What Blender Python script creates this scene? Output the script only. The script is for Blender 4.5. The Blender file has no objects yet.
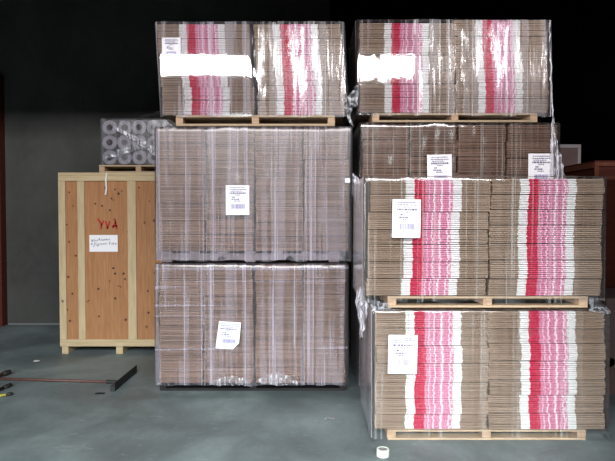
import bpy, bmesh, math, random
from mathutils import Vector, noise

R = random.Random(7)
S = bpy.context.scene
COL = S.collection
PI = math.pi

# ------------------------------------------------------------------ camera
F = 560.0
H = 1.595
PITCH = math.atan(15.5 / F)
def W(px, py, D):
    """point at world distance D (along +Y) seen at pixel px, py"""
    a = (px - 307.5) / F; b = (230.5 - py) / F
    dy = math.cos(PITCH) + b * math.sin(PITCH)
    dz = -math.sin(PITCH) + b * math.cos(PITCH)
    k = D / dy
    return Vector((a * k, D, H + dz * k))
def WX(px, D, py=230): return W(px, py, D).x
def WZ(py, D): return W(307, py, D).z

cam = bpy.data.cameras.new('camera'); cam.lens = 36 * F / 615; cam.sensor_width = 36
co = bpy.data.objects.new('camera', cam); COL.objects.link(co)
co.location = (0, 0, H); co.rotation_euler = (PI / 2 - PITCH, 0, 0)
S.camera = co

# ------------------------------------------------------------------ tags
def tag(o, label=None, cat=None, group=None, kind=None):
    if label: o['label'] = label
    if cat: o['category'] = cat
    if group: o['group'] = group
    if kind: o['kind'] = kind
    return o
def empty(name, loc, label, cat, group=None, rz=0):
    o = bpy.data.objects.new(name, None); COL.objects.link(o)
    o.location = loc; o.rotation_euler = (0, 0, rz); o.empty_display_size = .1
    return tag(o, label, cat, group)
def mesh_obj(name, me, mat=None, parent=None, loc=(0, 0, 0)):
    o = bpy.data.objects.new(name, me); COL.objects.link(o); o.location = loc
    if mat and not me.materials: me.materials.append(mat)
    if parent: o.parent = parent
    return o
def build(name, bm, mat=None, parent=None, loc=(0, 0, 0), smooth=False, rot=None):
    me = bpy.data.meshes.new(name)
    bmesh.ops.recalc_face_normals(bm, faces=bm.faces)
    bm.to_mesh(me); bm.free()
    if smooth:
        for p in me.polygons: p.use_smooth = True
    o = mesh_obj(name, me, mat, parent, loc)
    if rot: o.rotation_euler = rot
    return o
def box(bm, x0, x1, y0, y1, z0, z1, bev=0.0):
    vs = [bm.verts.new(c) for c in ((x0,y0,z0),(x1,y0,z0),(x1,y1,z0),(x0,y1,z0),(x0,y0,z1),(x1,y0,z1),(x1,y1,z1),(x0,y1,z1))]
    fs = [bm.faces.new([vs[i] for i in f]) for f in ((0,3,2,1),(4,5,6,7),(0,1,5,4),(1,2,6,5),(2,3,7,6),(3,0,4,7))]
    if bev:
        es = {e for f in fs for e in f.edges}
        bmesh.ops.bevel(bm, geom=list(es), offset=bev, segments=1, affect='EDGES')
def bx(name, x0, x1, y0, y1, z0, z1, mat, parent=None, bev=0.0):
    bm = bmesh.new(); box(bm, x0, x1, y0, y1, z0, z1, bev)
    return build(name, bm, mat, parent)
def tube(bm, pts, r, n=8):
    rings = []
    for i, p in enumerate(pts):
        p = Vector(p)
        a = Vector(pts[max(0, i-1)]); b = Vector(pts[min(len(pts)-1, i+1)])
        t = (b - a).normalized()
        u = t.cross(Vector((0, 0, 1)))
        if u.length < 1e-3: u = t.cross(Vector((1, 0, 0)))
        u.normalize(); v = t.cross(u)
        rr = r[i] if isinstance(r, (list, tuple)) else r
        rings.append([bm.verts.new(p + u * rr * math.cos(2*PI*k/n) + v * rr * math.sin(2*PI*k/n)) for k in range(n)])
    for a, b in zip(rings, rings[1:]):
        for k in range(n): bm.faces.new((a[k], a[(k+1) % n], b[(k+1) % n], b[k]))
    bm.faces.new(rings[0]); bm.faces.new(rings[-1])

# ------------------------------------------------------------------ materials
class NT:
    def __init__(s, name):
        s.m = bpy.data.materials.new(name); s.m.use_nodes = True
        s.t = s.m.node_tree; s.t.nodes.clear()
        s.out = s.n('ShaderNodeOutputMaterial')
    def n(s, typ, **kw):
        nd = s.t.nodes.new(typ)
        for k, v in kw.items():
            if k.startswith('i_'):
                key = k[2:]
                key = int(key) if key.isdigit() else key.replace('_', ' ')
                nd.inputs[key].default_value = v
            else: setattr(nd, k, v)
        return nd
    def l(s, a, b): s.t.links.new(a, b)
    def math(s, op, a, b=0.0, c=None, clamp=False):
        nd = s.n('ShaderNodeMath', operation=op, use_clamp=clamp)
        for i, v in enumerate((a, b, c)):
            if v is None: continue
            if isinstance(v, (int, float)): nd.inputs[i].default_value = v
            else: s.l(v, nd.inputs[i])
        return nd.outputs[0]
    def noise(s, scale=5, detail=4, vec=None, rough=.55, dist=0):
        nd = s.n('ShaderNodeTexNoise'); nd.inputs['Scale'].default_value = scale
        nd.inputs['Detail'].default_value = detail; nd.inputs['Roughness'].default_value = rough
        nd.inputs['Distortion'].default_value = dist
        if vec is not None: s.l(vec, nd.inputs['Vector'])
        return nd.outputs['Fac']
    def coord(s, scale=(1, 1, 1), which='Object', loc=None):
        c = s.n('ShaderNodeTexCoord'); m = s.n('ShaderNodeMapping'); m.inputs['Scale'].default_value = scale
        s.l(c.outputs[which], m.inputs['Vector'])
        return m.outputs['Vector']
    def ramp(s, fac, stops, interp='LINEAR'):
        nd = s.n('ShaderNodeValToRGB'); cr = nd.color_ramp; cr.interpolation = interp
        while len(cr.elements) < len(stops): cr.elements.new(.5)
        for e, (p, c) in zip(cr.elements, stops):
            e.position = p; e.color = (c[0], c[1], c[2], 1) if not isinstance(c, (int, float)) else (c, c, c, 1)
        s.l(fac, nd.inputs['Fac']); return nd.outputs['Color']
    def mix(s, fac, a, b, blend='MIX'):
        nd = s.n('ShaderNodeMix', data_type='RGBA', blend_type=blend)
        for i, v in ((0, fac), (6, a), (7, b)):
            if isinstance(v, (int, float)): nd.inputs[i].default_value = v
            elif isinstance(v, tuple): nd.inputs[i].default_value = (*v, 1)
            else: s.l(v, nd.inputs[i])
        return nd.outputs[2]
    def surf(s, col, rough=.8, spec=.3, bump=None, bstr=.3, bdist=.01):
        b = s.n('ShaderNodeBsdfPrincipled')
        if isinstance(col, tuple): b.inputs['Base Color'].default_value = (*col, 1)
        else: s.l(col, b.inputs['Base Color'])
        if isinstance(rough, (int, float)): b.inputs['Roughness'].default_value = rough
        else: s.l(rough, b.inputs['Roughness'])
        b.inputs['Specular IOR Level'].default_value = spec
        if bump is not None:
            bp = s.n('ShaderNodeBump'); bp.inputs['Strength'].default_value = bstr; bp.inputs['Distance'].default_value = bdist
            s.l(bump, bp.inputs['Height']); s.l(bp.outputs[0], b.inputs['Normal'])
        s.l(b.outputs[0], s.out.inputs[0]); return s.m

def plain(name, col, rough=.8, spec=.3, var=.15, scale=30):
    t = NT(name); v = t.noise(scale, 3, t.coord())
    c = t.mix(v, tuple(x * (1 - var) for x in col), tuple(min(1, x * (1 + var)) for x in col))
    return t.surf(c, rough, spec)

def cardboard(name, printed):
    t = NT(name)
    info = t.n('ShaderNodeObjectInfo').outputs['Random']
    k = t.noise(9, 3, t.coord((1, 1, 4)))
    fine = t.noise(60, 2, t.coord((1, 1, 12)))
    base = t.mix(info, (.205, .147, .105), (.315, .235, .176)) if printed else t.mix(info, (.125, .070, .048), (.29, .185, .135))
    base = t.mix(t.math('MULTIPLY', k, .4), base, (.24, .17, .12) if printed else (.15, .088, .064))
    base = t.mix(t.math('MULTIPLY', fine, .2), base, (.46, .34, .25) if printed else (.34, .22, .165))
    if printed:
        c = t.n('ShaderNodeTexCoord'); sp = t.n('ShaderNodeSeparateXYZ'); t.l(c.outputs['Object'], sp.inputs[0])
        x = sp.outputs['X']
        # red field with fine light rules
        lines = t.n('ShaderNodeTexWave', wave_type='BANDS', bands_direction='X'); lines.inputs['Scale'].default_value = 22
        t.l(c.outputs['Object'], lines.inputs['Vector'])
        cmb = t.n('ShaderNodeCombineXYZ'); t.l(x, cmb.inputs[0]); t.l(t.math('MULTIPLY', info, .008), cmb.inputs[1])
        n1 = t.noise(55, 1, cmb.outputs[0])
        cm2 = t.n('ShaderNodeCombineXYZ'); t.l(x, cm2.inputs[0]); t.l(t.math('MULTIPLY', info, .05), cm2.inputs[1])
        n2 = t.noise(120, 1, cm2.outputs[0])
        n3 = t.noise(200, 1, t.coord((1.3, .05, .6)))
        red = t.mix(t.math('MULTIPLY', t.ramp(n2, [(.55, 0), (.65, 1)]), .28), (.50, .025, .075), (.70, .26, .34))
        pa = t.ramp(n1, [(.54, 0), (.58, 1)])
        pb = t.ramp(n2, [(.42, 0), (.62, 1)])
        dash = t.noise(1.0, 1, t.coord((260, .01, 150)))
        pb = t.math('MULTIPLY', t.math('ADD', pb, t.ramp(dash, [(.4, 0), (.6, 1)])), .5)
        pink = t.mix(t.math('MULTIPLY', pb, .55), (.53, .145, .27), (.76, .50, .60))
        pink = t.mix(t.math('MULTIPLY', pa, .85), pink, (.85, .76, .80))
        white = t.mix(n3, (.64, .65, .64), (.78, .79, .78))
        s_ = t.math('ADD', t.math('MULTIPLY', x, 1.0), .5)
        def gt(e): return t.math('GREATER_THAN', s_, .5 + e)
        col = t.mix(gt(-.101), base, white)
        col = t.mix(gt(-.038), col, red)
        col = t.mix(gt(.036), col, pink)
        col = t.mix(gt(.232), col, white)
        col = t.mix(gt(.292), col, base)
        # printed only on the folded edge and outer liner at the front
        fr = t.math('LESS_THAN', sp.outputs['Y'], .05)
        base = t.mix(fr, base, col)
    return t.surf(base, .85, .15)
M = {}
M['card'] = cardboard('plain_corrugated_card', False)
M['print'] = cardboard('printed_corrugated_card', True)

def wood(name, c1, c2, c3, vert=True, knots=True, sc=1.0):
    t = NT(name)
    v = t.coord((14*sc, 14*sc, .9*sc) if vert else (.9*sc, 14*sc, 14*sc))
    g = t.noise(3, 5, v, .6, 1.2)
    c = t.ramp(g, [(.3, c1), (.52, c2), (.72, c3)])
    b = t.noise(1.3, 2, t.coord())
    c = t.mix(t.math('MULTIPLY', b, .35), c, c1)
    if knots:
        vo = t.n('ShaderNodeTexVoronoi'); vo.inputs['Scale'].default_value = 5.5
        t.l(t.coord((1, 1, .8)), vo.inputs['Vector'])
        kn = t.ramp(vo.outputs['Distance'], [(.0, 1), (.06, 1), (.10, 0)])
        c = t.mix(t.math('MULTIPLY', kn, .75), c, (.10, .045, .03))
    return t.surf(c, .7, .25, g, .15, .003)
M['ply'] = wood('orange_plywood', (.31, .14, .06), (.41, .20, .09), (.47, .25, .125))
M['pine'] = wood('pale_pine', (.44, .33, .19), (.56, .44, .27), (.63, .51, .33), knots=True)
M['pineh'] = wood('pale_pine_horizontal', (.44, .33, .19), (.56, .44, .27), (.63, .51, .33), vert=False)
M['pal'] = wood('pallet_wood', (.36, .265, .17), (.47, .36, .24), (.54, .43, .30), vert=False, knots=False)
M['palend'] = wood('pallet_block_wood', (.38, .25, .16), (.50, .35, .235), (.58, .42, .29), vert=False, knots=False, sc=3)
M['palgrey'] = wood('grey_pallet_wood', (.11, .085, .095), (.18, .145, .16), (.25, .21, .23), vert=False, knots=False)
M['palshade'] = wood('shade_painted_pallet_wood', (.010, .009, .010), (.018, .016, .017), (.03, .026, .027), vert=False, knots=False)  # near-black colour paints in the shade under the lower left load
M['redwood'] = wood('reddish_crate_wood', (.065, .014, .009), (.10, .022, .013), (.13, .032, .02), vert=False, knots=False)
M['redpost'] = wood('reddish_crate_frame', (.13, .04, .024), (.19, .062, .036), (.23, .085, .05), knots=False)

def film(name, haze=.12, streak=.35, tint=(.78, .74, .84), gloss=1.0, rough=.07, bump=.25, sx=1.0, crease=0.0, hl=0.0):
    t = NT(name)
    v = t.coord((9*sx, 9*sx, .25))
    n1 = t.noise(2.2, 4, v, .6)
    v2 = t.coord((60, 60, .12))
    n2 = t.noise(1.0, 2, v2, .5)
    wide = t.ramp(n1, [(.50, 0), (.55, 1)])
    thin = t.ramp(n2, [(.60, 0), (.66, 1)])
    n3 = t.noise(3.0, 5, t.coord((2, 2, 12)), .6)
    hor = t.ramp(n3, [(.60, 0), (.75, 1)])
    fac = t.math('ADD', haze * .2, t.math('MULTIPLY', wide, haze))
    fac = t.math('ADD', fac, t.math('MULTIPLY', thin, streak))
    fac = t.math('ADD', fac, t.math('MULTIPLY', hor, streak * .3), clamp=True)
    if hl: fac = t.math('ADD', fac, t.math('MULTIPLY', t.ramp(t.noise(1.0, 1, t.coord((.25, .25, 26))), [(.63, 0), (.66, 1)]), hl), clamp=True)
    tr = t.n('ShaderNodeBsdfTransparent'); tr.inputs[0].default_value = (.99, .985, .99, 1)
    df = t.n('ShaderNodeBsdfDiffuse'); df.inputs[0].default_value = (*tint, 1)
    m1 = t.n('ShaderNodeMixShader'); t.l(fac, m1.inputs[0]); t.l(tr.outputs[0], m1.inputs[1]); t.l(df.outputs[0], m1.inputs[2])
    # crinkle
    cr = t.noise(7, 4, t.coord((1.6, 1.6, .8)), .62, .6)
    cr2 = t.noise(60, 3, t.coord((1.6, 1.6, .3)), .6)
    hh = t.math('ADD', cr, t.math('MULTIPLY', cr2, .08))
    if crease: hh = t.math('ADD', hh, t.math('MULTIPLY', t.noise(14, 4, t.coord((2.2, 2.2, .22)), .65, .5), crease))
    bp = t.n('ShaderNodeBump'); bp.inputs['Strength'].default_value = bump; bp.inputs['Distance'].default_value = .01
    t.l(hh, bp.inputs['Height'])
    gl = t.n('ShaderNodeBsdfGlossy'); gl.inputs['Roughness'].default_value = rough; gl.inputs[0].default_value = (1, 1, 1, 1)
    t.l(bp.outputs[0], gl.inputs['Normal'])
    fr = t.n('ShaderNodeFresnel'); fr.inputs[0].default_value = 1.5
    # several wound layers reflect more than one
    ff = t.math('MULTIPLY', fr.outputs[0], 2.2 * gloss, clamp=True)
    ff = t.math('MINIMUM', ff, .75)
    if crease:
        mk = t.ramp(t.noise(1.0, 4, t.coord((22, 22, 1.6)), .6, .8), [(.50, .06), (.60, 1)])
        ff = t.math('MULTIPLY', ff, mk)
    m2 = t.n('ShaderNodeMixShader'); t.l(ff, m2.inputs[0]); t.l(m1.outputs[0], m2.inputs[1]); t.l(gl.outputs[0], m2.inputs[2])
    t.l(m2.outputs[0], t.out.inputs[0])
    return t.m
M['film_flat'] = film('stretch_film_taut', .20, .16, bump=.012, rough=.025, gloss=1.2)
M['film_mid'] = film('stretch_film_hazy', .13, .20, tint=(.72, .66, .80), bump=.10, rough=.28, gloss=.7)
M['film_clear'] = film('stretch_film_clear', .03, .15, tint=(.8, .82, .8), bump=.08, rough=.14, gloss=.6)
M['film_crease'] = film('stretch_film_creased', .14, .30, bump=.20, rough=.14, gloss=.7, crease=1.2, tint=(.84, .82, .86))
M['film_top'] = film('stretch_film_loose', .05, .16, bump=.07, rough=.04, gloss=1.2)
M['film_rolls'] = film('stretch_film_on_rolls', .12, .12, tint=(.55, .55, .62), bump=.3, rough=.3, gloss=.6)
M['film_tail'] = film('bunched_film', .85, .5, tint=(.72, .71, .78), bump=.8, rough=.28, sx=3, gloss=.6)
M['film_side'] = film('gathered_side_film', .62, .5, tint=(.80, .76, .84), bump=.3, rough=.2, gloss=.8, sx=2)
M['film_low'] = film('stretch_film_cross_wound', .13, .22, tint=(.72, .66, .80), bump=.10, rough=.28, gloss=.7, hl=.2)
M['film_foot'] = film('crumpled_film_hem', .25, .5, tint=(.6, .6, .64), bump=.5, rough=.4, sx=3, gloss=.15)
M['film_sail'] = film('thin_film_sail', .35, .35, tint=(.55, .58, .64), bump=.8, rough=.25, sx=3, gloss=.6)

M['paper'] = plain('white_label_paper', (.88, .87, .90), .6, .3, .02)
M['ink'] = plain('grey_print', (.13, .12, .20), .7, .2, .1)
M['inkblue'] = plain('blue_grey_barcode_print', (.30, .28, .46), .7, .2, .1)
M['pen'] = plain('blue_pen_ink', (.07, .10, .22), .6)
M['redpaint'] = plain('red_stencil_paint', (.42, .03, .02), .7)
M['roll'] = plain('pale_film_roll', (.18, .17, .21), .4, .4, .12, 12)
M['core'] = plain('cardboard_core', (.06, .045, .05), .9, .1)
M['black'] = plain('black_rubber', (.02, .02, .02), .6, .4)
M['rodred'] = plain('worn_red_steel', (.10, .045, .038), .5, .5, .4, 12)
M['yellow'] = plain('yellow_sleeve', (.75, .68, .10), .5)
M['tape'] = plain('cream_tape_roll', (.66, .74, .66), .45, .4, .04)
M['boxdark'] = plain('dusty_brown_box', (.12, .08, .076), .85, .2, .25, 8)
M['greytape'] = plain('grey_tape_edge', (.26, .235, .24), .6, .3, .1)
M['strap'] = plain('white_strap', (.75, .72, .70), .5)

# floor and walls
t = NT('stained_concrete_floor')
n = t.noise(1.1, 6, t.coord(), .62, .4); n_ = t.noise(14, 5, t.coord((1, .6, 1)), .7)
c = t.ramp(n, [(.36, (.115, .145, .15)), (.5, (.19, .235, .24)), (.64, (.28, .34, .34))])
c = t.mix(t.math('MULTIPLY', n_, .5), c, (.085, .10, .10))
scr = t.ramp(t.noise(3.5, 6, t.coord((1.0, 3.5, 1)), .75, 1.6), [(.60, 0), (.70, 1)])
c = t.mix(t.math('MULTIPLY', scr, .4), c, (.48, .54, .53))
st = t.ramp(t.noise(.8, 4, t.coord((1.3, .7, 1)), .6, .6), [(.50, 0), (.66, 1)])
c = t.mix(t.math('MULTIPLY', st, .55), c, (.09, .105, .105))
M['floor'] = t.surf(c, t.math('ADD', t.math('MULTIPLY', n, .4), .35), .35, n_, .15, .004)
t = NT('grey_painted_wall')
n = t.noise(1.2, 6, t.coord((1, 1, .8)), .65, .5)
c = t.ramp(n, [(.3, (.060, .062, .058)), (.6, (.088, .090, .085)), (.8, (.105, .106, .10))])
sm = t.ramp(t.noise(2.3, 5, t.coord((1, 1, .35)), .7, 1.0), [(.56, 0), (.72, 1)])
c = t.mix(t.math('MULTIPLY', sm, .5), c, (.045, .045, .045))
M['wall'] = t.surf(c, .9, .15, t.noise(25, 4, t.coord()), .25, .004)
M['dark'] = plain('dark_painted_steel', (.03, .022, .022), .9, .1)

# ------------------------------------------------------------------ the building
def struct(name, *a, mat):
    o = bx(name, *a, mat); o['kind'] = 'structure'; return o
YW = 8.12
struct('floor', -9, 9, -5.2, 16, -.2, 0, mat=M['floor'])
struct('wall_back', -9, .32, YW, YW + .25, 0, 7, mat=M['wall'])
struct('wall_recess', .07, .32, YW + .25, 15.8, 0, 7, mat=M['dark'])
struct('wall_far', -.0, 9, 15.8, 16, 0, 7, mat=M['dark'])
struct('wall_left', -9.2, -9, -5.2, 16, 0, 7, mat=M['wall'])
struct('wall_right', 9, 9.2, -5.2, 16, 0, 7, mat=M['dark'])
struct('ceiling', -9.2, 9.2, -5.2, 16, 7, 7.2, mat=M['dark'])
struct('added_shade_header', -9, 9, 2.0, 2.2, 4.1, 7, mat=M['dark'])  # unseen header, added to keep window light off the upper back wall
struct('added_shade_partition', 2.05, 9, 2.0, 2.2, 0, 3.5, mat=M['dark'])  # unseen partition, added to shade the crate and loads at the right
# front wall with dock door opening and a strip window above it
DX0, DX1, DZ = -8.8, -4.9, 3.4
SX0, SX1, SZ0, SZ1 = -4.6, 5.4, 5.25, 5.75
def wf(*a): struct('wall_front', *a, mat=M['dark'])
wf(-9, DX0, -5.2, -5.0, 0, SZ0)
wf(DX1, 9, -5.2, -5.0, 0, 3.2)
wf(DX1, -4.2, -5.2, -5.0, 3.2, SZ0)
wf(3.4, 9, -5.2, -5.0, 3.2, SZ0)
wf(-4.2, 3.4, -5.2, -5.0, 4.4, SZ0)  # opening beneath is made up for the added fill lamp
wf(DX0, DX1, -5.2, -5.0, DZ, SZ0)
wf(-9, SX0, -5.2, -5.0, SZ0, SZ1)
wf(SX1, 9, -5.2, -5.0, SZ0, SZ1)
wf(-9, 9, -5.2, -5.0, SZ1, 7)
struct('trim_1', WX(-12, 8), WX(1.8, 8), 7.98, YW, 0, 3.6, mat=M['redwood'])
M['base'] = plain('pale_wall_base', (.17, .17, .175), .8)
struct('trim_2', WX(3, 8), .3, YW - .015, YW, 0, .022, mat=M['base'])

# ------------------------------------------------------------------ cartons
def carton_mesh(name, xl, xr, depth, th, seed, mat):
    rr = random.Random(seed)
    me_key = name
    bm = bmesh.new()
    n = 10
    ph = rr.uniform(0, 6); amp = rr.uniform(.0003, .0011)
    rows = []
    for i in range(n + 1):
        x = xl + (xr - xl) * i / n
        dz = amp * math.sin(ph + x * 9)
        fy = rr.uniform(-.002, .002)
        e = .0035 if i in (0, n) else 0
        prof = [(fy + .006, .0), (fy + .001 + e, th * .2), (fy + e, th * .5), (fy + .001 + e, th * .8), (fy + .006, th), (depth, th), (depth, 0)]
        rows.append([bm.verts.new((x, y, z + dz)) for y, z in prof])
    for a, b in zip(rows, rows[1:]):
        for k in range(7): bm.faces.new((a[k], b[k], b[(k+1) % 7], a[(k+1) % 7]))
    bm.faces.new(rows[0]); bm.faces.new(rows[-1])
    me = bpy.data.meshes.new(name)
    bmesh.ops.recalc_face_normals(bm, faces=bm.faces)
    bm.to_mesh(me); bm.free(); me.materials.append(mat)
    return me
ORD = ['bottom', 'second', 'third', 'fourth', 'fifth', 'sixth', 'seventh', 'eighth']
PER = 9
def stack(xc, xl, xr, y0, depth, z0, z1, tiers, mat, label, group, lean=0.0, jx=.006, seed=0, tier_dx=None, bow=0.0):
    """bundles of flattened cartons one over the other. xl/xr are relative to xc. label: text with {t}"""
    rr = random.Random(seed * 77 + 5)
    hs = [rr.uniform(.86, 1.14) for _ in range(tiers)]
    tot = sum(hs); z = z0
    gap = .0045
    proto = {}
    for k in range(tiers):
        hgt = (z1 - z0) * hs[k] / tot
        th = (hgt - gap) / PER
        dx = lean * (k + .5) / tiers + rr.uniform(-jx, jx) + (tier_dx[k] if tier_dx else 0) + bow * math.sin(PI * (k + .5) / tiers)
        e = empty('carton_bundle', (xc + dx, y0 + rr.uniform(0, .010), z), label.format(t=tier_name(k, tiers)), 'carton bundle', group)
        e.rotation_euler = (0, 0, rr.uniform(-.004, .004))
        mes = [carton_mesh('flattened_carton', xl + .002, xr - .002, depth, th * .86, rr.random(), mat) for _ in range(3)]
        walk = 0
        for j in range(PER):
            walk = walk * .5 + rr.uniform(-.004, .004)
            o = bpy.data.objects.new('flattened_carton', mes[rr.randrange(3)])
            COL.objects.link(o); o.parent = e
            o.location = (walk, rr.uniform(0, .009) + (.004 if j in (0, PER - 1) else 0), j * th + .0012)
        z += hgt
def tier_name(k, n):
    if k == n - 1: return 'topmost bundle'
    if k == 0: return 'bottom bundle'
    return ORD[k] + ' bundle from the bottom'

# ------------------------------------------------------------------ pallets
def pallet(xa, xb, y0, y1, z0, z1, label, mats=('pal', 'palend'), group='wooden pallets under the wrapped loads', notched=False):
    xm = (xa + xb) / 2
    e = empty('wooden_pallet', (xm, (y0 + y1) / 2, z0), label, 'pallet', group)
    h = z1 - z0; tb = h * .2; w = (xb - xa) / 2; d = (y1 - y0) / 2
    hb = h - .001
    if notched:
        for sy in (-1, 0, 1):
            yc = sy * (d - .02)
            bm = bmesh.new()
            # side outline of the stringer with two half-round notches in its lower edge
            pts = [(-w, tb)]
            for c in (-w * .32, w * .44):
                r = .036
                for a in range(9): pts.append((c - r * math.cos(PI * a / 8), tb + r * .95 * math.sin(PI * a / 8)))
            pts += [(w, tb), (w, hb - tb), (-w, hb - tb)]
            f0 = [bm.verts.new((x, yc - .02, z)) for x, z in pts]; f1 = [bm.verts.new((x, yc + .02, z)) for x, z in pts]
            bm.faces.new(f0); bm.faces.new(f1)
            for i in range(len(pts)): j = (i + 1) % len(pts); bm.faces.new((f0[i], f0[j], f1[j], f1[i]))
            build('stringer', bm, M[mats[1]], e)
        n = 7
        for (za, zb, nm, nn) in ((hb - tb, hb, 'deck_board', 7), (0, tb, 'bottom_board', 3)):
            for i in range(nn):
                c = -w + .05 + (2*w - .1) * i / (nn - 1)
                bx(nm, c - .045, c + .045, -d, d, za, zb, M[mats[0]], e, .002)
    else:
        for c in (-w + .032, 0, w - .032):
            bx('stringer', c - .031, c + .031, -d + .004, d - .004, tb, hb - tb, M[mats[1]], e, .002)
        for (za, zb, nm, nn) in ((hb - tb, hb, 'deck_board', 6), (0, tb, 'bottom_board', 3)):
            for i in range(nn):
                c = -d + .045 + (2*d - .09) * i / (nn - 1)
                ww = w + R.uniform(-.006, .006)
                bx(nm, -ww, ww, c - .045, c + .045, za, zb, M[mats[0]], e, .002)
    return e

# ------------------------------------------------------------------ stretch film
def rounded_rect(x0, x1, y0, y1, r, step):
    pts = []
    def line(a, b):
        n = max(2, int((Vector(b) - Vector(a)).length / step))
        for i in range(n): pts.append(tuple(Vector(a).lerp(Vector(b), i / n)))
    def arc(c, a0):
        for i in range(5): a = a0 + PI / 2 * i / 5; pts.append((c[0] + r * math.cos(a), c[1] + r * math.sin(a)))
    line((x0 + r, y0), (x1 - r, y0)); arc((x1 - r, y0 + r), -PI/2)
    line((x1, y0 + r), (x1, y1 - r)); arc((x1 - r, y1 - r), 0)
    line((x1 - r, y1), (x0 + r, y1)); arc((x0 + r, y1 - r), PI/2)
    line((x0, y1 - r), (x0, y0 + r)); arc((x0 + r, y0 + r), PI)
    return pts
def wrap(x0, x1, y0, y1, z0, z1, mat, label, amp=.004, seed=0, off=.016, lean=(0, 0), ridges=(), flap=.05, ragged=.012, amp_fn=None, bulge=.0, split=None, mat2=None, side=None):
    """film tube round a load, tucked over its upper edge"""
    base = ((x0 + x1) / 2, (y0 + y1) / 2, z0)
    e = empty('stretch_wrap', base, label, 'stretch wrap', 'stretch film around the loads')
    bm = bmesh.new()
    rows = 34
    loop = rounded_rect(x0 - off, x1 + off, y0 - off, y1 + off, .022, .022)
    cx, cy = base[0], base[1]
    rings = []
    prof = [(0, z0 + (z1 - z0) * i / rows) for i in range(rows + 1)]
    prof += [(-.004, z1 + .008), (-.012, z1 + .013), (-.03, z1 + .0145), (-.03 - flap * .5, z1 + .014), (-.03 - flap, z1 + .013)]
    for ri, (ins, z) in enumerate(prof):
        ring = []
        fz = (z - z0) / (z1 - z0)
        for (x, y) in loop:
            # outward direction
            nx = 0 if x0 + .006 < x < x1 - .006 else (1 if x > cx else -1)
            ny = 0 if y0 + .006 < y < y1 - .006 else (1 if y > cy else -1)
            L = math.hypot(nx, ny) or 1; nx /= L; ny /= L
            a = amp * (amp_fn(x, z) if amp_fn else 1)
            d = a * (noise.noise((x * 3.2 + seed, y * 3.2, z * 1.3)) * 1.0 + .35 * noise.noise((x * 16 + seed, y * 16, z * 2.0)))
            for (rx, rw, rh) in ridges:
                if ny < 0: d += rh * math.exp(-((x - rx + .02 * noise.noise((seed, rx, z * 3))) / rw) ** 2)
            d += bulge * math.sin(PI * min(max(fz, 0), 1))
            px = x + nx * (d + ins); py = y + ny * (d + ins)
            if ri > rows:   # tucked over the top: move towards the middle
                px = x + (-ins * -1 if nx > 0 else (-ins if nx < 0 else 0)); py = y + (ins if ny > 0 else (-ins if ny < 0 else 0))
                px = x + (ins if nx > 0 else (-ins if nx < 0 else 0))
                if nx == 0 and ny == 0: py = y
            zz = z
            if ri == 0: zz += ragged * noise.noise((x * 7, y * 7, seed + 3.1)) * 1.6
            if ri > rows: zz += .004 * noise.noise((x * 9, y * 9, seed)) * (1 if ri < rows + 4 else .4)
            px += lean[0] * (1 - fz) + lean[1] * fz
            ring.append(bm.verts.new((px - base[0], py - base[1], zz - base[2])))
        rings.append(ring)
    n = len(loop)
    for a, b in zip(rings, rings[1:]):
        for k in range(n): bm.faces.new((a[k], a[(k+1) % n], b[(k+1) % n], b[k]))
    o = build('film', bm, mat, e, smooth=True)
    if split is not None:
        o.data.materials.append(mat2)
        for p in o.data.polygons:
            if p.center.x + base[0] > split + .03 * noise.noise((seed, 2, p.center.z * 3)): p.material_index = 1
    if side:
        o.data.materials.append(side); k = len(o.data.materials) - 1
        for p in o.data.polygons:
            if p.center.x + base[0] < x0 - off * .6 and p.normal.x < -.6 or p.center.x + base[0] > x1 + off * .6 and p.normal.x > .6: p.material_index = k
    return e
def label_on(e, x0, x1, z0, z1, y, lab, rot=0.0, torn=False, seed=0, barcode=True, lines=True):
    """printed paper label under/on the film: a thin sheet with its print"""
    b = Vector(e.location)
    w = x1 - x0; h = z1 - z0; c = Vector(((x0 + x1) / 2, y, (z0 + z1) / 2)) - b
    bm = bmesh.new()
    out = [(-w/2, -h/2), (w/2, -h/2), (w/2, h/2), (-w/2, h/2)]
    if torn: out = [(-w/2, -h/2), (w*.22, -h/2), (w*.46, -h*.26), (w/2, h/2), (-w*.42, h/2)]
    def at(x, z):   # slight curl
        return (x, -.0025 * (2*x/w)**2 , z)
    f0 = [bm.verts.new(at(*p)) for p in out]; f1 = [bm.verts.new((p[0], at(*p)[1] + .0012, p[1])) for p in out]
    bm.faces.new(f0); bm.faces.new(f1)
    for i in range(len(out)): j = (i+1) % len(out); bm.faces.new((f0[i], f0[j], f1[j], f1[i]))
    p = build('paper_label', bm, M['paper'], e, c, rot=(0, rot, 0)); p['label'] = lab
    rr = random.Random(seed)
    if lines:
        bm = bmesh.new()
        for (zz, xa, xb, t_) in ((.42, -.32, .34, .006), (.355, -.34, .38, .007), (.30, -.30, .20, .006), (.235, -.34, .36, .012), (.17, -.10, .12, .006), (.10, -.22, -.10, .010), (.03, -.26, .08, .009), (-.03, -.14, .12, .007)):
            x = xa * w
            while x < xb * w:
                ww = rr.uniform(.03, .10) * w
                box(bm, x, min(x + ww, xb * w), -.0042, -.0030, zz * h - t_ * .5 * h / .2 * .9, zz * h + t_ * .5 * h / .2 * .9)
                x += ww + .022 * w
        build('printed_text', bm, M['ink'], p)
    if barcode:
        bm = bmesh.new(); x = -.26 * w
        while x < .28 * w:
            ww = rr.choice((.012, .02, .03)) * w
            box(bm, x, x + ww, -.0042, -.0030, -.29 * h, -.13 * h); x += ww + rr.choice((.008, .014)) * w
        build('barcode', bm, M['inkblue'], p)

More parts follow.
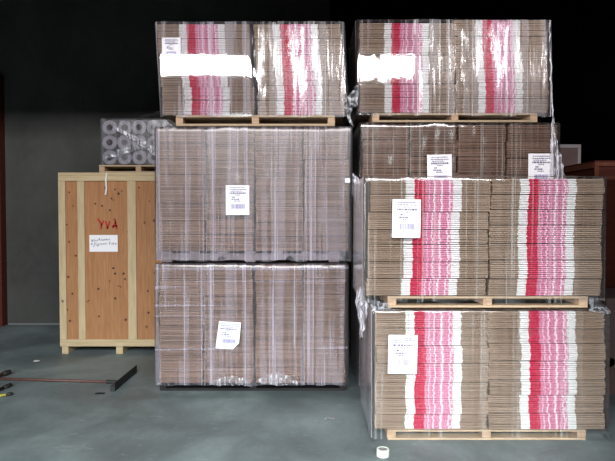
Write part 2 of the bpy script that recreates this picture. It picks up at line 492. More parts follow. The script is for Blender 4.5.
def sheet(name, parent, pts_rows, mat, base):
    """loose film surface from rows of world points, with crumples"""
    bm = bmesh.new(); b = Vector(base)
    rows = []
    for r in pts_rows: rows.append([Vector(p) for p in r])
    # refine bilinear
    def refine(rows, n):
        out = []
        for a, c in zip(rows, rows[1:]):
            for i in range(n): out.append([p.lerp(q, i / n) for p, q in zip(a, c)])
        out.append(rows[-1]); return out
    rows = refine(rows, 8)
    rows = [list(x) for x in zip(*refine([list(x) for x in zip(*rows)], 6))]
    vs = []
    for i, r in enumerate(rows):
        vs.append([bm.verts.new(p - b + Vector((noise.noise(p * 22), noise.noise(p * 17 + Vector((5, 5, 5))) * 1.6, noise.noise(p * 19 + Vector((9, 1, 5))) * .6)) * .014) for p in r])
    for a, c in zip(vs, vs[1:]):
        for k in range(len(a) - 1): bm.faces.new((a[k], a[k+1], c[k+1], c[k]))
    o = build(name, bm, mat, parent, smooth=True)
    return o

# ================================================================== THE LOADS
D1, D2, D3 = 3.92, 4.87, 4.97
DEP = .82

def XX(p, D): return WX(p, D)
px1 = D1 / F; px2 = D2 / F; px3 = D3 / F

# ---- right front, lower load
zp = WZ(430, D1); zt = WZ(311, D1)
pallet(XX(388, D1), XX(590, D1), D1 + .01, D1 + DEP - .02, 0, zp - .002, 'pale wooden pallet on the floor under the lower printed load at the right front')
def printed(D, red, xa, xb, yb, yt, tiers, where, group, seed, lean=0, bow=0, tdx=None, jx=.006):
    c = XX(red, D)
    stack(c, XX(xa, D) - c + .008, XX(xb, D) - c - .008, D, DEP, WZ(yb, D), WZ(yt, D), tiers, M['print'], '{t} of striped cartons, ' + where, group, lean, jx, seed, tdx, bow)
printed(D1, 421, 375, 491, 430, 311, 7, 'left stack, lowest right front load', 'striped carton bundles in the lower right front load', 1, lean=0.0)
printed(D1, 538, 490, 610, 430, 311, 7, 'right stack, lowest right front load', 'striped carton bundles in the lower right front load', 2, lean=-.01)
w1 = wrap(XX(374, D1), XX(610, D1), D1, D1 + DEP, zp - .055, zt, M['film_clear'], 'clear stretch film around the lower printed load at the right front', seed=1, side=M['film_side'], amp=.004,
          ridges=((XX(489, D1), .01, .004), (XX(566, D1), .006, .006)))
label_on(w1, XX(388, D1), XX(417, D1), WZ(372.5, D1), WZ(334, D1), D1 - .032, 'white printed shipping label with a barcode on the striped load', rot=.02, seed=4)

# ---- pallet between and right front, upper load
za = WZ(296, D1)
pallet(XX(388, D1), XX(590, D1), D1 + .01, D1 + DEP - .02, zt + .022, za - .003, 'pale wooden pallet between the two printed loads at the right front')
zt2 = WZ(178, D1)
printed(D1, 417, 366, 489, 296, 178, 7, 'left stack, upper right front load', 'striped carton bundles in the upper right front load', 3, lean=.02)
printed(D1, 533, 489, 604, 296, 178, 7, 'right stack, upper right front load', 'striped carton bundles in the upper right front load', 4, lean=.008)
w2 = wrap(XX(365, D1), XX(604, D1), D1, D1 + DEP, za - .045, zt2, M['film_clear'], 'clear stretch film around the upper printed load at the right front', seed=2, side=M['film_side'], amp=.004,
          ridges=((XX(489, D1), .01, .004), (XX(578, D1), .006, .006)))
label_on(w2, XX(391.5, D1), XX(419.5, D1), WZ(237.5, D1), WZ(199.5, D1), D1 - .032, 'white printed shipping label with a blue-grey barcode over the white and red stripes', rot=.015, seed=5)

# ---- left column
def plainload(D, seams, yb, yt, tiers, where, group, seed, cols):
    for i, (a, b) in enumerate(zip(seams, seams[1:])):
        c = (XX(a, D) + XX(b, D)) / 2; w = (XX(b, D) - XX(a, D)) / 2 - .0075
        stack(c, -w, w, D, DEP, WZ(yb, D), WZ(yt, D), tiers, M['card'], '{t} of brown cartons, ' + cols[i] + ' stack, ' + where, group, R.uniform(-.01, .01), .0065, seed + i, None)
C4 = ['leftmost', 'second', 'third', 'rightmost']
# lower
zl = WZ(383.5, D2)
pallet(XX(153, D2), XX(348, D2), D2 + .17, D2 + DEP - .02, 0, zl - .002, 'shade-painted pallet on the floor under the lowest load of the left column', ('palshade', 'palshade'))
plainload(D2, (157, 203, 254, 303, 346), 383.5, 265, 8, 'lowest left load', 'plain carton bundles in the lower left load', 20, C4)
zlt = WZ(265, D2)
w3 = wrap(XX(156, D2), XX(347, D2), D2, D2 + DEP, zl - .010, zlt, M['film_low'], 'hazy stretch film around the lowest load of the left column', seed=3, amp=.006,
          ridges=((XX(203, D2), .012, .005), (XX(240, D2), .006, .009), (XX(268, D2), .006, .008), (XX(325, D2), .006, .009)))
label_on(w3, XX(216.5, D2), XX(240.5, D2), WZ(348, D2), WZ(321, D2), D2 - .034, 'white printed label with a torn lower right corner', rot=.06, torn=True, seed=6)
# middle
zm = WZ(251, D2); zmt = WZ(128, D2)
pallet(XX(160, D2), XX(340, D2), D2 + .03, D2 + DEP - .02, zlt + .022, zm - .003, 'grey weathered pallet with round notches between the two plain left loads', ('palgrey', 'palgrey'), notched=True)
plainload(D2, (158, 206, 255, 304, 350), 251, 128, 8, 'middle left load', 'plain carton bundles in the middle left load', 30, C4)
w4 = wrap(XX(157, D2), XX(350.5, D2), D2, D2 + DEP, zlt + .040, zmt, M['film_mid'], 'hazy stretch film around the middle load of the left column', seed=4, amp=.005,
          ridges=((XX(206, D2), .012, .005), (XX(238, D2), .006, .009), (XX(268, D2), .006, .008), (XX(322, D2), .006, .009), (XX(170, D2), .005, .006)))
label_on(w4, XX(226.5, D2), XX(249.8, D2), WZ(215, D2), WZ(185.5, D2), D2 - .034, 'white printed label with a barcode in the middle of the plain load', rot=0, seed=7)
# top
zb = WZ(114.5, D2); ztt = WZ(23, D2)
pallet(XX(176, D2), XX(335, D2), D2 + .01, D2 + DEP - .02, zmt + .020, zb - .003, 'pale wooden pallet under the topmost load of the left column')
printed(D2, 198, 163.5, 257, 114.5, 23, 6, 'left stack, top left load', 'striped carton bundles in the top left load', 5, lean=-.065)
printed(D2, 289, 257.5, 346, 114.5, 23, 6, 'right stack, top left load', 'striped carton bundles in the top left load', 6, lean=-.05, bow=.01)
def af(x, z): return .15 if x < XX(250, D2) else 1.2
w5 = wrap(XX(160, D2), XX(344.5, D2), D2, D2 + DEP, zb - .02, ztt, M['film_flat'], 'shiny taut stretch film around the topmost load of the left column', seed=5, amp=.005, lean=(.025, -.018), amp_fn=af, split=XX(257, D2), mat2=M['film_crease'],
          ridges=((XX(256, D2), .010, .012), (XX(264, D2), .006, .014), (XX(272, D2), .02, .010)))
label_on(w5, XX(163.5, D2), XX(182, D2), WZ(60, D2), WZ(38, D2), D2 - .008, 'white printed label at the left edge under the glare', seed=8)

# ---- right rear column
zr0 = .085
pallet(XX(366, D3), XX(545, D3), D3 + .01, D3 + DEP - .02, 0, zr0 - .002, 'shaded wooden pallet on the floor behind the right front loads', ('palgrey', 'palgrey'))
yr0 = 215 + (H - zr0) / D3 * F
plainload(D3, (361, 409, 457, 506, 552), yr0, 262, 8, 'lowest right rear load', 'plain carton bundles in the lowest right rear load', 40, C4)
zq = WZ(262, D3)
w6 = wrap(XX(360, D3), XX(553, D3), D3, D3 + DEP, zr0 - .012, zq, M['film_mid'], 'hazy stretch film around the lowest rear load behind the right front loads', seed=6)
zq1 = WZ(250, D3); zq2 = WZ(124, D3)
pallet(XX(366, D3), XX(545, D3), D3 + .01, D3 + DEP - .02, zq + .022, zq1 - .003, 'shaded wooden pallet between the plain loads behind the right front loads', ('palgrey', 'palgrey'))
plainload(D3, (361, 409, 457, 506, 557), 250, 124, 8, 'middle right rear load', 'plain carton bundles in the middle right rear load', 50, C4)
w7 = wrap(XX(360, D3), XX(557.5, D3), D3, D3 + DEP, zq1 - .02, zq2, M['film_clear'], 'streaky stretch film around the plain rear load behind the right front loads', seed=7, amp=.005,
          ridges=[(XX(p, D3), .005, .008) for p in (391, 424, 437, 452, 475, 484, 520)])
label_on(w7, XX(426, D3), XX(450.5, D3), WZ(188, D3), WZ(155, D3), D3 - .034, 'white printed label peeking over the front load, the left one of two', rot=-.02, seed=9)
label_on(w7, XX(526, D3), XX(551, D3), WZ(187, D3), WZ(154, D3), D3 - .034, 'white printed label peeking over the front load, the right one of two', seed=10)
zs = WZ(112.5, D3); zst = WZ(21, D3)
pallet(XX(372, D3), XX(537, D3), D3 + .01, D3 + DEP - .02, zq2 + .020, zs - .003, 'pale wooden pallet under the topmost load of the right rear column')
printed(D3, 395.5, 358.5, 455.5, 112.5, 22, 6, 'left stack, top right rear load', 'striped carton bundles in the top right load', 7, lean=-.01)
printed(D3, 489.5, 455.5, 549, 112.5, 19, 6, 'right stack, top right rear load', 'striped carton bundles in the top right load', 8, lean=-.04)
def ag(x, z): return .35 if x < XX(412, D3) else 1.2
w8 = wrap(XX(358, D3), XX(549, D3), D3, D3 + DEP, zs - .03, zst, M['film_top'], 'shiny loose stretch film around the topmost load of the right rear column', seed=8, amp=.006, lean=(.0, -.015), amp_fn=ag, split=XX(414, D3), mat2=M['film_crease'],
          ridges=((XX(428, D3), .006, .010), (XX(456, D3), .008, .012), (XX(464, D3), .006, .012), (XX(508, D3), .006, .012), (XX(500, D3), .006, .008)))

# ---- loose film pieces that belong to the wraps
def P(x, y, D): return W(x, y, D)
sheet('film_tail', w8, [[P(356, 85, D3 - .02), P(358, 85, D3 - .03)], [P(350, 93, D3 - .04), P(358, 98, D3 - .03)], [P(345, 99, D3 - .05), P(357, 106, D3 - .03)], [P(345, 108, D3 - .05), P(351, 108, D3 - .04)], [P(347, 118, D3 - .05), P(350, 116, D3 - .04)], [P(353, 127, D3 - .05), P(354, 126, D3 - .04)]], M['film_sail'], w8.location)
sheet('film_tail', w7, [[P(351.5, 173, D3 - .06), P(352.5, 173, D3 - .06)], [P(352, 181, D3 - .07), P(361, 182, D3 - .05)], [P(352, 193, D3 - .07), P(359.5, 193, D3 - .05)], [P(360, 215, D3 - .05), P(362.5, 215, D3 - .04)], [P(361, 235, D3 - .05), P(362.5, 235, D3 - .04)]], M['film_tail'], w7.location)
sheet('film_tail', w2, [[P(361, 284, D1 + .20), P(365, 284, D1 + .10)], [P(355.5, 296, D1 + .20), P(366, 296, D1 + .05)], [P(355, 304, D1 + .18), P(368, 303, D1 + .05)], [P(358, 312, D1 + .18), P(366, 316, D1 + .05)], [P(359, 326, D1 + .18), P(364, 330, D1 + .10)], [P(360, 337, D1 + .2), P(362, 338, D1 + .15)]], M['film_tail'], w2.location)
sheet('film_tail', w7, [[P(549, 20, D3 - .03), P(550.2, 20, D3 - .03)], [P(550, 60, D3 - .04), P(551.2, 60, D3 - .04)], [P(552, 110, D3 - .05), P(553.2, 110, D3 - .05)], [P(551, 140, D3 - .06), P(556, 138, D3 - .06)], [P(550, 160, D3 - .07), P(561, 155, D3 - .06)], [P(550, 178, D3 - .08), P(566, 179, D3 - .06)], [P(552, 190, D3 - .08), P(567, 190, D3 - .06)]], M['film_tail'], w7.location)
# loose film over the shoulders of the right front pallets
sheet('film_fold', w1, [[P(367, 299, D1 + .04), P(388, 303, D1 + .0)], [P(370, 306, D1 - .0), P(392, 309.5, D1 - .03)], [P(372, 311.5, D1 - .03), P(400, 310.5, D1 - .034)]], M['film_sail'], w1.location)
sheet('film_fold', w1, [[P(589, 298, D1 + .02), P(600, 298, D1 + .06)], [P(590, 306, D1), P(607, 306, D1 + .03)], [P(589, 311, D1 - .03), P(609, 314, D1 - .02)]], M['film_sail'], w1.location)
# crumpled film at the foot of the lower left load
sheet('film_fold', w3, [[P(214, 379.5, D2 - .03), P(230, 375.5, D2 - .035), P(246, 378.5, D2 - .03)], [P(210, 382.5, D2 - .035), P(234, 380.5, D2 - .045), P(250, 382.5, D2 - .035)], [P(216, 385.5, D2 - .03), P(236, 385.5, D2 - .035), P(246, 384.5, D2 - .03)]], M['film_foot'], w3.location)
sheet('film_fold', w3, [[P(266, 376.5, D2 - .03), P(276, 371.5, D2 - .035), P(290, 376.5, D2 - .03)], [P(256, 380.5, D2 - .035), P(274, 378.5, D2 - .045), P(300, 382.5, D2 - .035)], [P(262, 383.5, D2 - .03), P(280, 385.5, D2 - .035), P(296, 385.5, D2 - .03)]], M['film_foot'], w3.location)
bm = bmesh.new(); a = P(345, 182.7, D2 - .03); b = P(350, 178.3, D2 - .03); box(bm, a.x, b.x, a.y, a.y + .002, a.z, b.z)
o = build('tape_patch', bm, M['paper'], w4); o.location = -Vector(w4.location); o['label'] = 'small white square patch'

# ================================================================== crate at the left
DC = 6.38
cx0, cx1 = WX(58.5, DC), WX(176, DC)
zt_ = WZ(172.5, DC)
cw = cx1 - cx0; cd = 1.05
crate = empty('wooden_crate', ((cx0 + cx1) / 2, DC + cd / 2, 0), 'tall plywood shipping crate with pale pine battens beside the left column', 'crate')
ox, oy = crate.location.x, crate.location.y
def cb(name, a, b, y0, y1, z0, z1, m, par=crate, bev=.003): return bx(name, a - ox, b - ox, y0 - oy, y1 - oy, z0, z1, m, par, bev)
zr = WZ(346.5, DC); zr1 = WZ(339.5, DC); zh = WZ(181, DC)
cb('side_panel', cx0 + .02, cx0 + .035, DC + .03, DC + cd - .03, zr, zh, M['ply'])
cb('side_panel', cx1 - .035, cx1 - .02, DC + .03, DC + cd - .03, zr, zh, M['ply'])
fp = cb('front_panel', cx0 + .02, cx1 - .02, DC + .018, DC + .03, zr, zh + .02, M['ply'])
cb('back_panel', cx0 + .02, cx1 - .02, DC + cd - .03, DC + cd - .018, zr, zh + .02, M['ply'])
cb('lid', cx0, cx1, DC + .0, DC + cd, zt_ - .03, zt_, M['pineh'])
cb('rail', cx0, cx1, DC, DC + .018, zh, zt_ - .031, M['pineh'])
cb('rail', cx0, cx1, DC, DC + .018, zr, zr1, M['pineh'])
for a, b in ((58.5, 65.5), (77.5, 84.5), (127.5, 136), (168.5, 176)):
    cb('batten', WX(a, DC), WX(b, DC), DC, DC + .0175, zr1 + .001, zh - .001, M['pine'])
for a, b in ((cx0, cx0 + .018), (cx1 - .018, cx1)):
    for y in (DC + .02, DC + .45, DC + cd - .1): cb('batten', a, b, y, y + .08, zr + .001, zh - .001, M['pine'])
for a, b in ((60, 66.5), (114.5, 121.5), (169.5, 176)):
    cb('skid', WX(a, DC), WX(b, DC), DC + .01, DC + cd - .01, 0, zr - .001, M['pineh'])
cb('floor_panel', cx0 + .02, cx1 - .02, DC + .04, DC + cd - .04, zr, zr + .02, M['ply'])
# nails on the plywood
bm = bmesh.new(); rr = random.Random(3)
for (xa, xb, ys) in ((66, 77, (192, 205, 222, 238, 256, 276, 292, 308, 325)), (86, 126, (186, 194, 200, 207, 271, 276, 283, 287, 300, 320)), (138, 156, (190, 204, 222, 274, 290, 312))):
    for y in ys:
        for k in range(1 if xb - xa < 20 else 2):
            x = rr.uniform(xa, xb); p = W(x, y + rr.uniform(-4, 4), DC); r = rr.uniform(.008, .015)
            vs0 = [bm.verts.new((p.x - ox + r * math.cos(a * PI / 4), DC + .0165 - oy, p.z + r * math.sin(a * PI / 4))) for a in range(8)]
            vs1 = [bm.verts.new((v.co.x, DC + .0185 - oy, v.co.z)) for v in vs0]
            bm.faces.new(vs0)
            for i in range(8): bm.faces.new((vs0[i], vs0[(i+1) % 8], vs1[(i+1) % 8], vs1[i]))
M['nail'] = plain('dark_screw_heads', (.07, .03, .025), .7)
o = build('screw_heads', bm, M['nail'], crate); o['kind'] = 'stuff'
# red brushed letters
def stroke(bm, pts, r, y):
    for a, b in zip(pts, pts[1:]):
        a = W(a[0], a[1], DC); b = W(b[0], b[1], DC)
        d = Vector((b.x - a.x, 0, b.z - a.z)); n = Vector((-d.z, 0, d.x)).normalized() * r; e_ = d.normalized() * r * .6
        q = [Vector((a.x, y, a.z)) + n - e_, Vector((a.x, y, a.z)) - n - e_, Vector((b.x, y, b.z)) - n + e_, Vector((b.x, y, b.z)) + n + e_]
        f0 = [bm.verts.new((v.x - ox, v.y - oy, v.z)) for v in q]; f1 = [bm.verts.new((v.x - ox, v.y + .002 - oy, v.z)) for v in q]
        bm.faces.new(f0); bm.faces.new(f1)
        for i in range(4): bm.faces.new((f0[i], f0[(i+1) % 4], f1[(i+1) % 4], f1[i]))
bm = bmesh.new(); yy = DC + .0155
for s_ in ([(97.2, 219), (98.4, 220.6)], [(99, 221), (101, 225)], [(103, 221), (101, 225), (100.6, 228.8)],
           [(105.2, 221.5), (107, 228.5)], [(109.2, 221.5), (107, 228.5)],
           [(113.8, 219), (115, 220.6)], [(112.5, 228), (115, 221.8), (116, 228.8)], [(111.9, 226.4), (116.6, 225.8)]):
    stroke(bm, s_, .0095, yy)
o = build('painted_letters', bm, M['redpaint'], crate); o['label'] = 'red hand-painted letters YVA'
# taped note
a = W(89, 251.8, DC); b = W(117.2, 235, DC)
note = cb('paper_note', a.x, b.x, DC + .0135, DC + .0155, a.z, b.z, M['paper'], bev=0); note['label'] = 'white paper note with two lines of blue handwriting'
bm = bmesh.new()
yy = DC + .0118
hand = [  # first line, then second line, as loose handwriting
 [(91.2,241.6),(91.4,239.6),(92.4,240.6),(91.6,241.2),(92.8,241.6)], [(93.6,241.6),(93.6,239)], [(94.6,241.2),(95.2,240),(96,241.2)], [(96.4,241),(97.6,239.4)],
 [(98.6,241),(98.6,238.4),(99.8,238.8),(98.8,239.6)], [(100.2,240.8),(101,239.4),(101.6,240.6)], [(102.2,240.6),(102.4,239.4),(103.4,240.4),(103.8,239.2)], [(104.4,240.4),(104.6,239),(105.6,240.2)], [(106.2,238.4),(106.4,240.4),(107.4,239.2)], [(108,240.2),(108.8,239),(109.6,240.4)],
 [(90.6,243),(91.2,245),(92.2,243.4)], [(93.2,247),(94.4,242.6)], [(95.4,242.6),(95.6,245.4),(96.6,244.8)], [(97.6,243.2),(97.2,246.6),(98.4,245.2),(98.8,243.4)], [(99.6,244.8),(100.6,243.4),(101.2,244.8)], [(101.8,244.6),(102.8,243.4),(103.4,244.6)], [(104,244.4),(104.8,243.2),(105.6,244.4),(106.4,243.2)],
 [(109,242.4),(109.2,244.6)], [(108.6,243),(110.4,242.6)], [(111,244.4),(111.8,243.4),(112.4,244.4)], [(113,242.4),(113.2,244.4),(114,243.6)], [(114.8,244.4),(115.6,243),(115.8,244.6)]]
for s_ in hand: stroke(bm, s_, .0022, yy)
o = build('handwriting', bm, M['pen'], note)
o.location = (0, 0, 0)

# ---- short white strap hanging over the crate's rail
bm = bmesh.new()
pts = [P(106, 173, DC - .012), P(105, 180, DC - .015), P(105.6, 188, DC - .012), P(104.6, 195, DC - .014)]
for k, (a, b) in enumerate(zip(pts, pts[1:])):
    f = [bm.verts.new(v) for v in (a, a + Vector((.018, 0, 0)), b + Vector((.018, 0, 0)), b)]
    f2 = [bm.verts.new(v.co + Vector((0, .002, 0))) for v in f]
    bm.faces.new(f); bm.faces.new(f2)
    for i in range(4): bm.faces.new((f[i], f[(i+1) % 4], f2[(i+1) % 4], f2[i]))
o = build('plastic_strap', bm, M['strap'], crate); o.location = -Vector(crate.location)

# ---- pallet of film rolls on the crate
DR = DC + .06
pw = WZ(164.8, DR)
pallet(WX(99.5, DR), WX(178, DR), DR, DR + .62, zt_ + .001, pw, 'small pale pallet on top of the plywood crate carrying the rolls', group='wooden pallets under the wrapped loads')
rad = 7.35 * DR / F
cols = ['leftmost', 'second from the left', 'third from the left', 'fourth from the left', 'rightmost']
rows_ = ['bottom', 'middle', 'top']
def roll_parts(e, col):
    L = .5; n = 28; rc = rad * .44
    bm = bmesh.new()
    prof = [(rc, 0), (rad * .96, 0), (rad, .006), (rad, L - .006), (rad * .96, L), (rc, L)]
    rg = [[bm.verts.new((r * math.cos(2*PI*k/n), y, r * math.sin(2*PI*k/n) + rad)) for k in range(n)] for r, y in prof]
    for a, b in zip(rg, rg[1:] + rg[:1]):
        for k in range(n): bm.faces.new((a[k], a[(k+1) % n], b[(k+1) % n], b[k]))
    build('film_body', bm, M['roll'], e, smooth=False)
    bm = bmesh.new(); r0, r1 = rc - .001, rc - .007
    prof = [(r0, -.004), (r0, L + .004), (r1, L + .004), (r1, -.004)]
    rg = [[bm.verts.new((r * math.cos(2*PI*k/n), y, r * math.sin(2*PI*k/n) + rad)) for k in range(n)] for r, y in prof]
    for a, b in zip(rg, rg[1:] + rg[:1]):
        for k in range(n): bm.faces.new((a[k], a[(k+1) % n], b[(k+1) % n], b[k]))
    build('core', bm, M['core'], e)
first = None
rolls = []
for c in range(5):
    for r in range(3):
        x = WX(109.5, DR) + c * (2 * rad + .002); z = pw + .003 + r * (2 * rad + .003)
        lab = f'pale plastic film roll, {cols[c]} in the {rows_[r]} row on the crate'
        e = empty('film_roll', (x, DR + .03 + rr.uniform(-.01, .015), z), lab, 'film roll', 'film rolls on the small pallet')
        if first is None: first = e; roll_parts(e, None)
        else:
            for ch in first.children:
                q = ch.copy(); COL.objects.link(q); q.parent = e
ra = WX(109.5, DR) - rad; rb = ra + 5 * (2 * rad + .002)
w9 = wrap(ra, rb, DR + .02, DR + .56, pw + .004, pw + .003 + 6 * rad + .012, M['film_rolls'], 'crinkled stretch film around the pale rolls on top of the crate', amp=.006, seed=12, off=.016, flap=.2)
DF = DR - .03
sheet('film_band', w9, [[P(113, 128, DF), P(115, 126, DF)], [P(126, 136, DF), P(128, 133, DF)], [P(138, 144, DF), P(141, 139, DF)], [P(150, 152, DF), P(153, 147, DF)], [P(160, 160, DF), P(162, 152, DF)]], M['film_tail'], w9.location)
sheet('film_band', w9, [[P(104, 158, DF), P(104, 160, DF)], [P(118, 150, DF), P(120, 155, DF)], [P(138, 144, DF), P(141, 149, DF)]], M['film_sail'], w9.location)
sheet('film_flap', w9, [[P(124, 120.5, DR), P(126, 121.5, DR + .3)], [P(138, 117, DR), P(140, 119, DR + .3)], [P(150, 113.5, DR), P(152, 116, DR + .3)], [P(161, 110.5, DR), P(163, 114, DR + .3)]], M['film_sail'], w9.location)

# ================================================================== things on the floor
# squeegee lying on the floor
zc = .045
h0 = W(110, 391, 0); 
def G(x, y, z=0.0):   # point on the plane z seen at a pixel
    a = (x - 307.5) / F; b = (230.5 - y) / F
    dy = math.cos(PITCH) + b * math.sin(PITCH); dz = -math.sin(PITCH) + b * math.cos(PITCH)
    k = (z - H) / dz
    return Vector((a * k, dy * k, z))
ha = G(112, 390.5, .01); hb = G(134.5, 371.5, .01); hm = G(119, 382, .02)
sq = empty('floor_squeegee', (hm.x, hm.y, 0), 'floor squeegee with long reddish handle and black rubber head lying on the floor', 'squeegee')
bs = Vector((hm.x, hm.y, 0))
bm = bmesh.new(); tail = G(-45, 377.5, .02)
tube(bm, [hm - bs, tail - bs], .013, 10); o = build('handle', bm, M['rodred'], sq, smooth=True)
bm = bmesh.new()
d = (hb - ha); n_ = Vector((-d.y, d.x, 0)).normalized()
def bar(bm, a, b, w, z0, z1):
    q = [a - n_ * w, b - n_ * w, b + n_ * w, a + n_ * w]
    lo = [bm.verts.new((v.x, v.y, z0)) for v in q]; hi = [bm.verts.new((v.x, v.y, z1)) for v in q]
    bm.faces.new(lo); bm.faces.new(hi)
    for i in range(4): bm.faces.new((lo[i], lo[(i+1) % 4], hi[(i+1) % 4], hi[i]))
bar(bm, ha - bs, hb - bs, .014, .002, .05); build('head_bar', bm, M['black'], sq)
bm = bmesh.new(); a2 = ha - bs - n_ * .02; b2 = hb - bs - n_ * .02; bar(bm, a2, b2, .005, .002, .075); build('rubber_blade', bm, M['black'], sq)
bm = bmesh.new(); u = (tail - hm).normalized(); tube(bm, [hm - bs + u * .01, hm - bs + u * .12], .018, 10); build('socket', bm, M['black'], sq)
# stick ends reaching in from the left
def stick(a, b, r, m, name, lab, cat, tip=None, group=None):
    c = (a + b) / 2; c0 = Vector((c.x, c.y, 0))
    e = empty(name, c0, lab, cat, group)
    bm = bmesh.new()
    k = a.lerp(b, .80)
    tube(bm, [a - c0, k - c0], r, 8); build('shaft', bm, m, e, smooth=True)
    bm = bmesh.new(); tube(bm, [k - c0, a.lerp(b, .9) - c0, b - c0], [r * 1.1, r * 1.6, r * 1.0], 8); build('tip', bm, M['black'], e, smooth=True)
    return e
stick(G(-30, 386, .03), G(10, 371.5, .03), .018, M['rodred'], 'broom_stick', 'black-tipped reddish stick on the floor at the left edge, beyond the squeegee handle', 'stick')
stick(G(-30, 402, .02), G(11, 384.5, .02), .014, M['black'], 'broom_stick', 'black stick on the floor at the left edge, just in front of the squeegee handle', 'stick')
stick(G(-24, 399.5, .016), G(13, 393.5, .016), .011, M['yellow'], 'tool_handle', 'yellow handle with a black end on the floor at the left edge', 'handle')

# tape roll on the floor
tp = G(383.5, 457.5); rt, rh = .042, .046
tr = empty('tape_roll', (tp.x, tp.y + .03, 0), 'small cream tape roll lying on the floor before the front pallet', 'tape roll')
def ring(name, r0, r1, z0, z1, m, par):
    bm = bmesh.new(); n = 28
    prof = [(r0, z0), (r1, z0), (r1, z1 - .002), (r1 - .002, z1), (r0, z1)]
    rg = [[bm.verts.new((r * math.cos(2*PI*k/n), r * math.sin(2*PI*k/n), z)) for k in range(n)] for r, z in prof]
    for a, b in zip(rg, rg[1:] + rg[:1]):
        for k in range(n): bm.faces.new((a[k], a[(k+1) % n], b[(k+1) % n], b[k]))
    return build(name, bm, m, par)
ring('tape', .030, rt, 0, rh, M['tape'], tr); ring('core', .012, .0295, .0005, rh - .002, M['greytape'], tr)

# scraps
def scrap(x, y, w, d, lab, mat='film_tail'):
    p = G(x, y); bm = bmesh.new(); n = 5; g = []
    for i in range(n + 1):
        g.append([bm.verts.new(((i / n - .5) * w * (1 - .3 * abs(j/n - .5)), (j / n - .5) * d * (1 + .3 * noise.noise((x, i, j))), .004 + .012 * abs(noise.noise((x + i * .8, j * .9, y))))) for j in range(n + 1)])
    for i in range(n):
        for j in range(n): bm.faces.new((g[i][j], g[i+1][j], g[i+1][j+1], g[i][j+1]))
    o = build('film_scrap', bm, M[mat], None, p, smooth=True); tag(o, lab, 'scrap', 'scraps on the floor'); return o
scrap(36.5, 361.5, .07, .05, 'small white scrap on the floor between crate and squeegee handle', 'paper')
scrap(330, 419, .09, .06, 'small grey scrap on the open floor before the left column', 'film_sail')
scrap(100, 394, .09, .04, 'small dark scrap on the floor in front of the squeegee head', 'black')

# ================================================================== right background
# reddish wooden crate
DB = 7.0
bx0 = WX(594, DB); bzt = WZ(160.5, DB)
e = empty('wooden_crate', (bx0 + .8, DB + .7, 0), 'dark reddish wooden crate in the shade behind the right loads', 'crate')
def rb_(name, a, b, y0, y1, z0, z1, m): return bx(name, a - e.location.x, b - e.location.x, y0 - e.location.y, y1 - e.location.y, z0, z1, m, e, .003)
rb_('front_panel', bx0 + .02, bx0 + 1.58, DB + .02, DB + .035, .1, bzt - .02, M['redwood'])
rb_('side_panel', bx0 + .02, bx0 + .035, DB + .04, DB + 1.36, .1, bzt - .02, M['redwood'])
rb_('side_panel', bx0 + 1.565, bx0 + 1.58, DB + .04, DB + 1.36, .1, bzt - .02, M['redwood'])
rb_('back_panel', bx0 + .02, bx0 + 1.58, DB + 1.37, DB + 1.385, .1, bzt - .02, M['redwood'])
rb_('lid', bx0, bx0 + 1.6, DB, DB + 1.4, bzt - .02, bzt, M['redwood'])
rb_('rail', bx0, bx0 + 1.6, DB, DB + .019, bzt - .07, bzt - .021, M['redpost'])
rb_('rail', bx0 + .06, bx0 + 1.54, DB, DB + .019, bzt - .24, bzt - .19, M['redpost'])
rb_('rail', bx0, bx0 + .019, DB + .03, DB + 1.39, bzt - .09, bzt - .021, M['redpost'])
for a in (0, .78, 1.54): rb_('batten', bx0 + a, bx0 + a + .055, DB, DB + .0185, .1, bzt - .071, M['redpost'])
for a in (.02, .75, 1.5): rb_('skid', bx0 + a, bx0 + a + .07, DB + .01, DB + 1.39, 0, .099, M['redwood'])
# box on it
DQ = 8.12
q0, q1 = WX(557, DQ), WX(580, DQ)
qz = bzt + .001; qt = qz + .34
e2 = empty('cardboard_box', ((q0 + q1) / 2, DQ + .13, qz), 'dusty brown box with grey taped edges standing on the reddish crate', 'box', 'dusty boxes in the background')
def qb(name, a, b, y0, y1, z0, z1, m, bev=.003): return bx(name, a - e2.location.x, b - e2.location.x, y0 - e2.location.y, y1 - e2.location.y, z0 - qz, z1 - qz, m, e2, bev)
qb('body', q0 + .004, q1 - .004, DQ + .004, DQ + .26, qz, qt - .004, M['boxdark'])
qb('tape_edge', q0, q1, DQ, DQ + .26, qt - .05, qt, M['greytape'])
qb('tape_edge', q1 - .045, q1, DQ, DQ + .26, qz + .04, qt - .051, M['greytape'])
# box with a hand hole beside the front load
DH = 4.92
h0x, h1x = WX(607.5, DH), WX(607.5, DH) + .7
hz = WZ(299, DH)
e3 = empty('cardboard_box', ((h0x + h1x) / 2, DH + .35, 0), 'dusty brown box with a round hand hole behind the lower front load', 'box', 'dusty boxes in the background')
def hb_(name, bm, m): return build(name, bm, m, e3)
bm = bmesh.new()
cxh = WX(612.5, DH) - e3.location.x; czh = WZ(362.5, DH); rh_ = .042
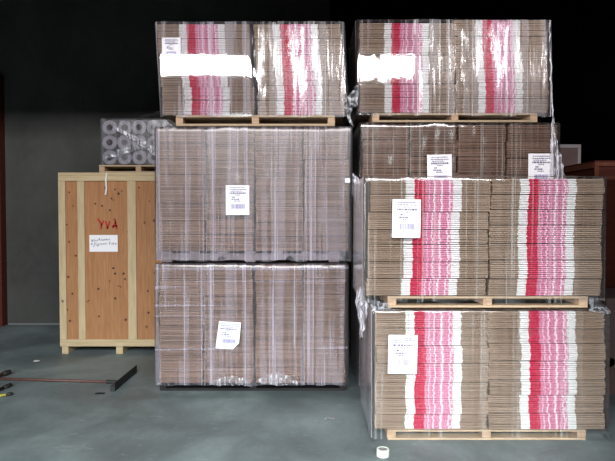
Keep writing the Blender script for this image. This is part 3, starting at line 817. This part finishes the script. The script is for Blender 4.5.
# front face with a real round opening: ring of quads from hole to rectangle
X0 = h0x - e3.location.x; X1 = h1x - e3.location.x; yf = DH - e3.location.y
def rectpt(a):
    dx, dz = math.cos(a), math.sin(a)
    t = min([(X1 - cxh) / dx if dx > 1e-6 else 1e9, (X0 - cxh) / dx if dx < -1e-6 else 1e9, (hz - czh) / dz if dz > 1e-6 else 1e9, (0.0 - czh) / dz if dz < -1e-6 else 1e9])
    return (cxh + dx * t, czh + dz * t)
angs = sorted([2 * PI * k / 32 for k in range(32)] + [math.atan2(z - czh, x - cxh) % (2 * PI) for x, z in ((X0, 0), (X1, 0), (X1, hz), (X0, hz))])
inn = [bm.verts.new((cxh + min(rh_, cxh - X0 - .004) * math.cos(a), yf, czh + rh_ * math.sin(a))) for a in angs]
inb = [bm.verts.new((v.co.x, yf + .006, v.co.z)) for v in inn]
outv = [bm.verts.new((rectpt(a)[0], yf, rectpt(a)[1])) for a in angs]
nn = len(angs)
for k in range(nn):
    j = (k + 1) % nn
    bm.faces.new((inn[k], inn[j], outv[j], outv[k])); bm.faces.new((inn[k], inb[k], inb[j], inn[j]))
hb_('front_face', bm, M['boxdark'])
bm = bmesh.new()
box(bm, X0, X0 + .006, yf + .001, yf + .7, 0, hz); box(bm, X1 - .006, X1, yf + .001, yf + .7, 0, hz)
box(bm, X0 + .006, X1 - .006, yf + .694, yf + .7, 0, hz); box(bm, X0 + .006, X1 - .006, yf + .007, yf + .69, 0, .006)
hb_('body', bm, M['boxdark'])
bm = bmesh.new(); box(bm, X0, X1, yf, yf + .7, hz + .0005, hz + .006)
hb_('lid', bm, M['boxdark'])

# ================================================================== light
def area(name, loc, rot, sx, sy, power, col, spread=PI):
    l = bpy.data.lights.new(name, 'AREA'); l.shape = 'RECTANGLE'; l.size = sx; l.size_y = sy; l.energy = power; l.color = col; l.spread = spread
    o = bpy.data.objects.new(name, l); COL.objects.link(o); o.location = loc; o.rotation_euler = rot; return o
# daylight in the strip window and in the dock door behind the camera
area('window_daylight', ((SX0 + SX1) / 2, -5.02, (SZ0 + SZ1) / 2), (PI / 2, 0, 0), SX1 - SX0, SZ1 - SZ0, 1300, (1.0, .97, .98))
area('door_daylight', ((DX0 + DX1) / 2, -5.1, DZ / 2), (PI / 2 - .15, 0, -.92), DX1 - DX0, DZ - .3, 150, (1.0, .95, .98), .9)
area('added_floor_fill', (-.4, -5.12, 3.8), (PI / 2 - .62, 0, 0), 7.2, 1.0, 220, (.84, .98, 1.0), .95)  # added lamp, no skylight there; brightens the near floor and low front loads
wd = bpy.data.worlds.new('world'); S.world = wd; wd.use_nodes = True
wd.node_tree.nodes['Background'].inputs[0].default_value = (.6, .7, .8, 1)
wd.node_tree.nodes['Background'].inputs[1].default_value = .3
S.view_settings.view_transform = 'Standard'; S.view_settings.look = 'None'
S.view_settings.gamma = 1; S.view_settings.exposure = 0.0; S.view_settings.use_curve_mapping = False
S.cycles.transparent_max_bounces = 16
S.cycles.max_bounces = 8
bpy.context.view_layer.update()
